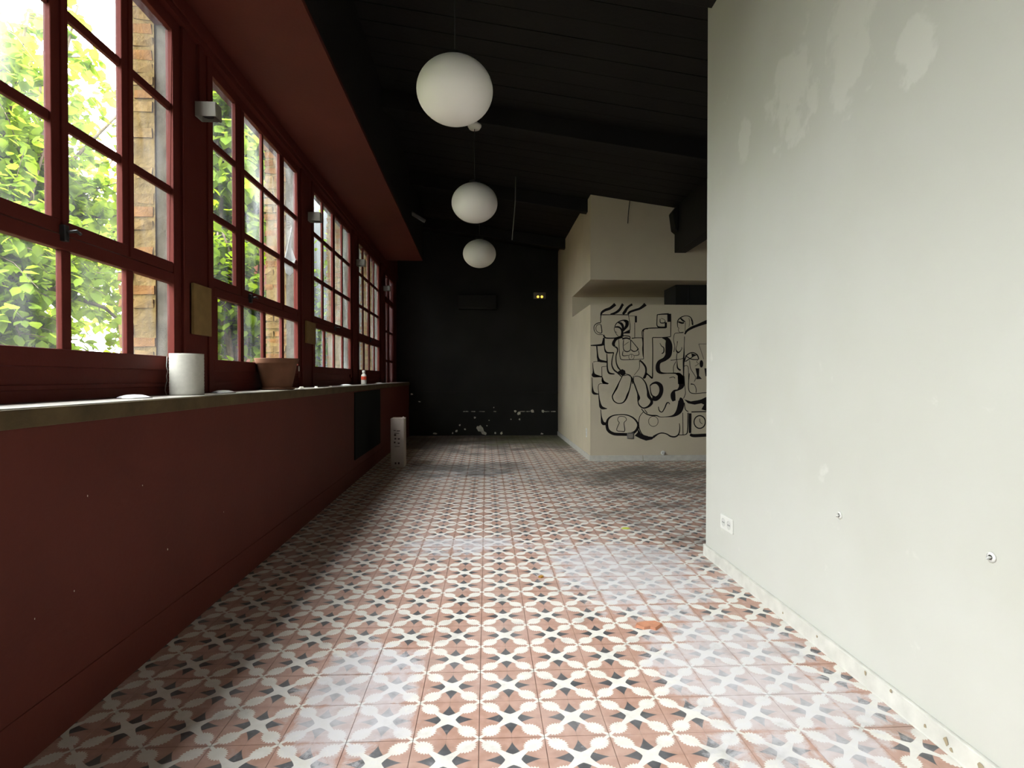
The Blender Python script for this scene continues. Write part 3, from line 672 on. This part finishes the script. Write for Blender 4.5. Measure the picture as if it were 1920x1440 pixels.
def fitting(q, p, r, label, mt='fitting'):  # round dome fittings of unlit uplights set into the ledge
    t = empty('round_fitting', onledge(q, p))
    MB().lathe([(.0001, .016), (r * .45, .0145), (r * .75, .010), (r * .93, .005), (r, .0)], 36).build('dome', M[mt], t)
    MB().lathe([(r * .90, 0), (r * 1.06, 0), (r * 1.06, .003), (r * .92, .004)], 36).build('rim', M['steel'], t)
    tag(t, label, 'fitting', 'flat round fittings on the ledge')
fitting(.13, 2.44, .062, 'bright flat round lid on the ledge left of the paper roll')
fitting(.13, 3.28, .060, 'flat round lid on the ledge between paper roll and plant pot')
fitting(.12, 6.25, .062, 'flat round lid on the ledge left of the small bottle')
fitting(.12, 8.35, .062, 'farthest flat round lid, on the ledge beyond the small bottle')

t = empty('plant_pot', onledge(.115, 4.10))
bod = MB().lathe([(.0001, .014), (.098, .014), (.100, .02), (.131, .178), (.137, .180), (.139, .190), (.146, .214), (.146, .218), (.134, .218), (.128, .190), (.122, .185), (.118, .17), (.0001, .168)], 56).build('pot_body', M['terracotta'], t)
MB().lathe([(.0001, .172), (.118, .174), (.118, .16)], 40).build('potting_soil', M['soil'], t)
MB().lathe([(.0001, 0), (.100, 0), (.116, .004), (.120, .016), (.114, .016), (.106, .010), (.0001, .010)], 48).build('saucer', M['terracotta'], t)
MB().box(.138, .141, .03, .045, .13, .165).build('price_sticker', M['paper'], bod)
tag(t, 'empty terracotta plant pot with saucer standing on the window ledge', 'plant pot')

t = empty('spray_bottle', onledge(.10, 7.12))
bod = MB().lathe([(.0001, 0), (.031, 0), (.033, .006), (.033, .095), (.030, .115), (.017, .130), (.015, .138), (.0001, .138)], 28).build('bottle_body', M['bottle'], t)
MB().lathe([(.0335, .058), (.0338, .060), (.0338, .098), (.0335, .100)], 28).build('bottle_label', M['redlabel'], bod)
MB().lathe([(.0001, .138), (.019, .138), (.019, .165), (.012, .176), (.0001, .176)], 24).build('cap', M['bottle'], t)
tag(t, 'small white plastic bottle with a red label on the ledge', 'bottle')
for k, (q, p, r) in enumerate([(.03, 4.36, .016), (.06, 4.48, .020), (.05, 4.85, .016), (.06, 5.35, .014)]):
    b = MB(); vs = [Vector((math.cos(a) * r * (1 + .5 * random.random()), math.sin(a) * r * (.5 + .5 * random.random()), 0)) for a in [i * math.pi / 4 for i in range(8)]]
    vs2 = [v * .55 + Vector((random.uniform(-.002, .002), 0, r * .8)) for v in vs]
    b.add(vs + vs2, [tuple(range(7, -1, -1)), tuple(range(8, 16))] + [(i, (i + 1) % 8, (i + 1) % 8 + 8, i + 8) for i in range(8)])
    o = b.build('plaster_crumb', M['chip']); o.location = onledge(q, p)
    tag(o, ('pale plaster crumb on the ledge edge touching the pot saucer', 'larger pale plaster crumb just behind the one beside the pot', 'third pale plaster crumb along the ledge past the plant pot', 'farthest pale plaster crumb on the ledge past the plant pot')[k], 'crumb', 'crumbs on the ledge')

# torn film stuck in the second window
b = MB(); pts = [(4.70, 2.02), (4.80, 2.14), (4.84, 2.30), (4.90, 2.36), (4.91, 2.20), (4.97, 2.10), (5.06, 2.13), (4.96, 2.05), (4.90, 1.98), (4.86, 1.94), (4.78, 1.95)]
vs = [(.262 + .012 * math.sin(i * 2.1), p, z) for i, (p, z) in enumerate(pts)]; c_ = (.255, 4.86, 2.06)
vs.append(c_); n_ = len(pts)
b.add(vs, [(i, (i + 1) % n_, n_) for i in range(n_)])
o = b.build('torn_film', M['film'], tf=LW); m_ = o.modifiers.new('thickness', 'SOLIDIFY'); m_.thickness = .002
tag(o, 'torn scrap of white film caught on the second window', 'plastic film')

# ------------------------------------------------------------------ floor things
t = empty('carton', (-1.087, 7.07, 0), .02)
b = MB(); wv, dv, hv = .079, .24, .60
b.box(-wv, wv, 0, dv, 0, hv); bod = b.build('carton_body', M['carton'], t)
b = MB(); b.add([(wv - .012, 0, hv), (wv, 0, hv - .01), (wv + .016, -.02, hv - .004), (wv + .022, -.018, hv + .006), (wv - .008, -.004, hv + .032), (wv, .06, hv), (wv + .015, .05, hv + .008)], [(0, 1, 2, 3), (0, 3, 4), (1, 5, 6, 2)])
b.build('torn_flap', M['carton'], t)
for (x, z, sx, sz) in [(-.03, .455, .014, .004), (.015, .45, .02, .005), (-.025, .40, .012, .012), (-.022, .355, .010, .010), (.02, .352, .012, .008), (-.03, .31, .010, .010), (.018, .30, .012, .007), (-.005, .42, .03, .003), (.0, .26, .03, .003), (-.02, .055, .010, .012), (.018, .055, .010, .012)]:
    MB().box(x - sx, x + sx, -.001, .001, z - sz, z + sz).build('printed_mark', M['print'], bod)
tag(t, 'tall narrow white carton standing on the floor by the red wall', 'box')
def flake(name, x, y, pts, h, m, label, cat, z=0.001):
    b = MB(); n = len(pts); b.add([(a, c, 0) for a, c in pts] + [(a * .9, c * .9, h * (.6 + .6 * random.random())) for a, c in pts], [tuple(range(n - 1, -1, -1)), tuple(range(n, 2 * n))] + [(i, (i + 1) % n, (i + 1) % n + n, i + n) for i in range(n)])
    o = b.build(name, m); o.location = (x, y, z); tag(o, label, cat); return o
fr = flake('tile_fragment', .715, 2.505, [(-.062, -.01), (-.03, -.035), (.0, -.028), (.02, -.045), (.065, .0), (.04, .03), (-.01, .04), (-.05, .025)], .012, M['fragment'], 'broken salmon clay fragment lying on the patterned floor', 'fragment')
flake('fallen_leaf', 1.013, 4.145, [(-.035, 0), (-.02, -.022), (.01, -.026), (.036, -.004), (.02, .02), (-.01, .026)], .004, M['yellow_leaf'], 'yellow-green leaf lying on the tiles near the right wall end', 'leaf')
flake('fallen_leaf', .298, 3.146, [(-.014, 0), (0, -.014), (.016, -.002), (.004, .016)], .010, M['brown_leaf'], 'small curled brown leaf on the floor tiles', 'leaf')

# ------------------------------------------------------------------ fixtures
t = empty('wall_socket', (XR, 3.185, .275))
bod = MB().box(-.009, 0, -.080, .080, -.041, .041).build('cover_plate', M['socket'], t, bevel=.003)
for dy in (-.036, .036):
    b = MB().lathe([(.0001, 0), (.021, 0), (.024, .003), (.024, .006)], 24); s_ = b.build('socket_well', M['socket_dark'], bod, tf=lambda x, y, z, d=dy: (-.0095 - z * .2, d + x, y))
    MB().box(-.0115, -.0095, dy - .010, dy - .006, -.003, .003).box(-.0115, -.0095, dy + .006, dy + .010, -.003, .003).build('pin_hole', M['dark_metal'], bod)
tag(t, 'white double wall socket low on the right wall near its end', 'socket')
for (y, z, lb_) in ((2.154, .57, 'white plastic hook anchor on the middle of the right wall'), (1.487, .616, 'white plastic hook anchor near the right edge of the right wall')):
    t = empty('wall_anchor', (XR, y, z))
    MB().lathe([(.006, 0), (.014, 0), (.014, .004), (.007, .005)], 20).build('collar', M['socket'], t, tf=lambda x, y_, z_: (-z_, x, y_))
    MB().tube([(-.001, 0, 0), (-.012, 0, 0), (-.014, 0, -.006)], .004, 8).build('plug', M['socket_dark'], t)
    tag(t, lb_, 'anchor')
t = empty('switch_plate', pix(1182, 817, YM))
MB().box(-.045, .045, -.010, 0, -.042, .042).build('plate', M['steel'], t, bevel=.003)
MB().box(-.030, .030, -.0125, -.010, -.028, .028).build('cover', mat('grey_cover', (.28, .26, .23), .5, .3), t, bevel=.002)
tag(t, 'square grey metal plate low on the mural below the painted lock', 'plate')
t = empty('pipe_outlet', pix(1243, 849, YM))
MB().lathe([(.012, 0), (.030, 0), (.030, .012), (.022, .016), (.012, .014)], 24).build('flange', M['socket'], t, tf=lambda x, y, z: (x, -z, y))
MB().lathe([(.0001, .012), (.013, .012), (.013, .05), (.0001, .05)], 20).build('stub', M['socket_dark'], t, tf=lambda x, y, z: (x, -z, y))
tag(t, 'small white pipe outlet just above the skirting of the mural wall', 'pipe')
t = empty('side_socket', (XS, 7.78, .35))
MB().box(-.008, 0, -.04, .04, -.06, .06).build('cover_plate', M['socket'], t, bevel=.003)
MB().box(-.010, -.008, -.02, .02, .005, .045).box(-.010, -.008, -.02, .02, -.045, -.005).build('socket_well', M['socket_dark'], t)
tag(t, 'pale wall socket low on the greenish side wall near its corner', 'socket')

t = empty('emergency_light', (1.01, YB - .008, 2.653))
bod = MB().box(-.117, .117, -.05, .008, -.060, .060).build('housing', mat('smoked_plastic', (.16, .14, .13), .4, .4), t, bevel=.008)
for x in (-.034, .040):
    MB().lathe([(.0001, .012), (.014, .009), (.022, 0), (.022, -.006)], 20).build('amber_lens', M['amber'], bod, tf=lambda a, b, c, d=x: (d + a, -.05 - c, b - .022))
tag(t, 'emergency light with two glowing amber lamps on the black back wall', 'emergency light')
t = empty('air_conditioner', (-.17, YB, 2.38))
MB().box(-.355, .355, -.17, 0, 0, .27).build('casing', M['black'], t, bevel=.015)
MB().box(-.33, .33, -.175, -.168, .02, .06).build('air_flap', M['black'], t, bevel=.003)
tag(t, 'black painted box unit high on the black back wall', 'air conditioner')
a = pix(746, 384, 8.0); b2 = pix(797, 415, 8.0)
t = MB().tube([a, (a + b2) / 2, b2], .026, 12).build('metal_tube', M['grey']); tag(t, 'grey metal tube sticking out from behind the red soffit', 'tube')
a = pix(967, 334, 7.3); b2 = pix(960, 450, 7.3); a.z = ceil_z(a.x)
t = MB().tube([a, a.lerp(b2, .4) + Vector((.012, 0, 0)), a.lerp(b2, .75) + Vector((.006, 0, 0)), b2], .006, 8).build('hanging_cable', M['grey']); tag(t, 'thin cable hanging from the ceiling right of the pendants', 'cable')
a = pix(1181, 375, 7.49); b2 = pix(1177, 419, 7.49); a.z = ceil_z(a.x)
t = MB().tube([a, a.lerp(b2, .5) + Vector((-.004, 0, 0)), b2], .005, 8).build('hanging_cable', M['dark_metal']); tag(t, 'short thin cable hanging in front of the upper bar block', 'cable')

# ------------------------------------------------------------------ outside: wall back, buttresses of brick, garden, walls, trees
g = MB().box(-30, -1.62, -14, 32, -.5, -.35); struct(g.build('ground', M['earth']))
def brick_mesh(lx, ly, lz, j):
    b = MB(); v = []
    for z in (0, lz):
        for (x, y) in ((0, 0), (lx, 0), (lx, ly), (0, ly)): v.append((x + random.uniform(-j, j), y + random.uniform(-j, j), z + random.uniform(-j, j)))
    b.add(v, [(0,3,2,1),(4,5,6,7),(0,1,5,4),(1,2,6,5),(2,3,7,6),(3,0,4,7)]); return b
vari = []
for k in range(8):
    me = brick_mesh(.168, .22, .047, .005).mesh('brick'); me.materials.append(M['brick'] if k % 3 else M['brick2']); vari.append(me)
vshort = []
for k in range(4):
    me = brick_mesh(.070, .22, .047, .005).mesh('brick_half'); me.materials.append(M['brick2'] if k % 2 else M['brick']); vshort.append(me)
vmid = []
for k in range(5):
    me = brick_mesh(.092, .22, .047, .006).mesh('brick_short'); me.materials.append(M['brick'] if k % 2 else M['brick2']); vmid.append(me)
names = ['between the first and second windows', 'between the second and third windows', 'between the third and fourth windows', 'beyond the fourth window', 'behind the camera side, left of the first window']
for n, (pa, nm) in enumerate(zip([3.03, 5.06, 7.10, 9.14, .985], names)):
    t = empty('brick_buttress', LW(.36, pa, -.35), PHI)   # local: -x outwards, y along the wall
    D, Wd, Hh = .175, .36, 3.92
    MB().box(-D + .006, .0, .006, Wd, 0, Hh).build('mortar_core', M['mortar'], t)
    z = 0.01; c_ = 0
    while z < Hh - .06:
        jit = random.uniform(0, .004)
        spec = [(-D - .002, vari)] if c_ % 2 == 0 else [(-D - .002, vshort), (-D + .076, vmid)]
        for x, kind in spec:
            if random.random() < .22: continue          # smeared over with mortar
            o = link('brick', random.choice(kind), t); o.location = (x + random.uniform(-.004, .004), .002 - jit * random.choice((1, 1, 0, -.6)), z)
        z += .0665; c_ += 1
    t.parent = wall_left; t['label'] = 'rough ochre brick buttress outside the windows, ' + nm
ev = MB(); lbox(ev, WP0, WP1, .36, .92, 3.60, 3.72); lbuild(ev, 'unseen_eave', M['terra_wall'], wall_left)  # unseen overhang, added to shade the floor strip along the left wall
# garden walls at the far end
wing = empty('house_wing', (-3.9, 8.8, -.35))
MB().box(-.75, .70, 0, 6.5, 0, 3.9).build('lower_wall', M['terra_wall'], wing)
MB().box(-.75, .70, .03, 6.5, 3.9, 7.4).build('upper_wall', M['pale_render'], wing)
MB().box(-.80, .73, -.06, 6.5, 3.86, 3.98).build('string_course', M['pale_render'], wing)
MB().box(-.95, .85, -.30, 6.7, 7.4, 7.54).build('roof_slab', M['terra_wall'], wing)
MB().box(-.45, .30, -.01, .05, 4.8, 6.2).build('house_window', M['slate'], wing)
tag(wing, 'house wing with terracotta lower wall beyond the second window', 'house')
yard = MB().box(-3.2, -1.74, 9.55, 9.85, -.35, 6.4).build('yard_wall', M['grey_render']); tag(yard, 'tall grey rendered yard wall closing the yard beyond the third window', 'wall')
MB().box(-3.2, -1.74, 9.50, 9.90, 6.4, 6.5).build('coping', M['pale_render'], yard)
import numpy as np
LEAF = np.array([(0, 0, 0), (.34, .26, .05), (.36, .62, .06), (0, 1.0, -.06), (-.36, .62, .06), (-.34, .26, .05)])
def leaves_mesh(pos, size, rng):
    n = len(pos); yaw = rng.uniform(0, 2 * np.pi, n); ti = rng.normal(-.55, .38, n); ro = rng.normal(0, .35, n)
    s_ = (size * rng.uniform(.6, 1.25, n))[:, None, None]; L_ = LEAF[None] * s_
    x, y, z = L_[..., 0], L_[..., 1], L_[..., 2]
    c, d = np.cos(ro)[:, None], np.sin(ro)[:, None]; x, z = c * x + d * z, -d * x + c * z
    c, d = np.cos(ti)[:, None], np.sin(ti)[:, None]; y, z = c * y - d * z, d * y + c * z
    c, d = np.cos(yaw)[:, None], np.sin(yaw)[:, None]; x, y = c * x - d * y, d * x + c * y
    V = np.stack([x, y, z], -1) + pos[:, None, :]
    f = np.array([(0, 1, 2, 3), (0, 3, 4, 5)]); Fc = (np.arange(n) * 6)[:, None, None] + f[None]
    me = bpy.data.meshes.new('foliage'); me.vertices.add(n * 6); me.vertices.foreach_set('co', V.reshape(-1).astype('f'))
    me.loops.add(n * 8); me.loops.foreach_set('vertex_index', Fc.reshape(-1).astype('i'))
    me.polygons.add(n * 2); me.polygons.foreach_set('loop_start', (np.arange(n * 2) * 4).astype('i')); me.update(calc_edges=True); me.validate()
    return me
def tree(name, label, base, height, limbs, cl, leaves_per, spread, size, m, seed, cat='tree', group='trees in the garden'):
    """limbs: end points of the boughs; leaf sprays sit along twigs that leave the boughs"""
    rnd = random.Random(seed); rng = np.random.default_rng(seed); t = empty(name, base); B = Vector(base)
    trunk = [Vector((0, 0, 0)), Vector((.05, .03, height * .35)), Vector((-.03, .06, height * .7)), Vector((.02, .02, height))]
    MB().tube(trunk, [.085, .07, .05, .025], 10).build('trunk', M['bark'], t)
    P = []; tw = MB()
    for e in limbs:
        e = Vector(e) - B; s0 = trunk[1].lerp(trunk[3], rnd.uniform(.1, .9)); mid = s0.lerp(e, .5) + Vector((rnd.uniform(-.15, .15), rnd.uniform(-.15, .15), rnd.uniform(.05, .30)))
        L_ = [s0.lerp(mid, k / 4) if k < 4 else mid.lerp(e, (k - 4) / 4) for k in range(9)]
        MB().tube(L_, [.026 * (1 - k / 10) + .004 for k in range(9)], 7).build('bough', M['bark'], t)
        for c in range(cl):
            f = rnd.uniform(.25, 1.0) * 8; i = min(int(f), 7); o0 = L_[i].lerp(L_[i + 1], f - i)
            dr = Vector((rnd.gauss(0, 1), rnd.gauss(0, 1), rnd.gauss(0, .45))).normalized() * rnd.uniform(.35, 1.0) * spread
            o1 = o0 + dr + Vector((0, 0, -.12 * spread)); om = o0.lerp(o1, .5) + Vector((0, 0, .10 * spread))
            tw.tube([o0, om, o1], [.006, .004, .002], 4, caps=False)
            u = rng.uniform(.2, 1.05, leaves_per)[:, None]; a0, a1, a2 = np.array(o0), np.array(om), np.array(o1)
            q = np.where(u < .5, a0 + (a1 - a0) * u * 2, a1 + (a2 - a1) * (u * 2 - 1)); P.append(q + rng.normal(0, 1, (leaves_per, 3)) * (.05, .05, .035))
    tw.build('twigs', M['bark'], t, fix=False)['kind'] = 'stuff'
    me = leaves_mesh(np.concatenate(P), size, rng); me.materials.append(m)
    fo = link('foliage', me, t); fo['kind'] = 'stuff'
    tag(t, label, cat, group); return t
GZ = -.35
rn = random.Random(3)
def boughs(cx, cy_, rx, ry, z0, z1, n): return [(cx + rn.uniform(-rx, rx), cy_ + rn.uniform(-ry, ry), rn.uniform(z0, z1)) for _ in range(n)]
tree('leafy_tree', 'leafy green tree filling the nearest window', (-4.7, 5.6, GZ), 3.0, boughs(-4.8, 5.9, .8, 2.0, .9, 4.8, 50), 20, 16, .62, .12, M['leaf'], 11)
tree('leafy_tree', 'leafy tree further back behind the nearest window', (-8.2, 10.5, GZ), 4.6, boughs(-8.2, 10.5, 1.8, 3.8, 1.8, 7.2, 34), 22, 15, 1.0, .16, M['leaf'], 12)
tree('leafy_tree', 'bright green young tree right outside the second window', (-2.75, 6.3, GZ), 2.6, boughs(-2.75, 6.3, .28, .9, 1.0, 3.4, 16), 12, 12, .40, .12, M['leaf2'], 13)
tree('leafy_tree', 'tall tree spreading its crown over the yard by the house wing', (-3.3, 7.2, GZ), 4.8, boughs(-3.1, 6.9, .6, 1.0, 3.6, 6.0, 28), 22, 18, .6, .14, M['leaf'], 14)
tree('leafy_tree', 'dense tree outside the windows behind the camera', (-4.9, .2, GZ), 2.6, boughs(-4.9, .2, .8, 3.4, .3, 3.6, 54), 22, 18, .65, .13, M['leaf'], 16)
tree('low_shrub', 'low shrub growing at the foot of the garden trees', (-3.3, 4.6, GZ), .9, boughs(-3.6, 4.8, .5, 2.0, .0, .9, 14), 10, 10, .40, .10, M['leaf2'], 17, 'shrub')
rngv = np.random.default_rng(5)
pv = np.stack([-3.0 + .85 * rngv.random(1500), np.full(1500, 9.42) - .10 * rngv.random(1500), np.abs(rngv.normal(0, 1.4, 1500)) + .1], -1)
iv = leaves_mesh(pv, .11, rngv); iv.materials.append(M['leaf2'])
ivy = link('ivy', iv); tag(ivy, 'green ivy climbing the grey yard wall', 'ivy', kind='stuff')
# dry canes leaning in the garden
for k, (x, y) in enumerate([(-3.55, 7.7), (-3.35, 7.9), (-3.15, 7.8)]):
    o = MB().tube([(0, 0, 0), (.25, .1, 1.3), (.48, .18, 2.5 - .2 * k)], .014, 7).build('garden_cane', M['cane']); o.location = (x, y, GZ)
    tag(o, ('leftmost', 'middle', 'rightmost')[k] + ' of the three pale dry canes leaning outside the second window', 'cane', 'canes in the garden')
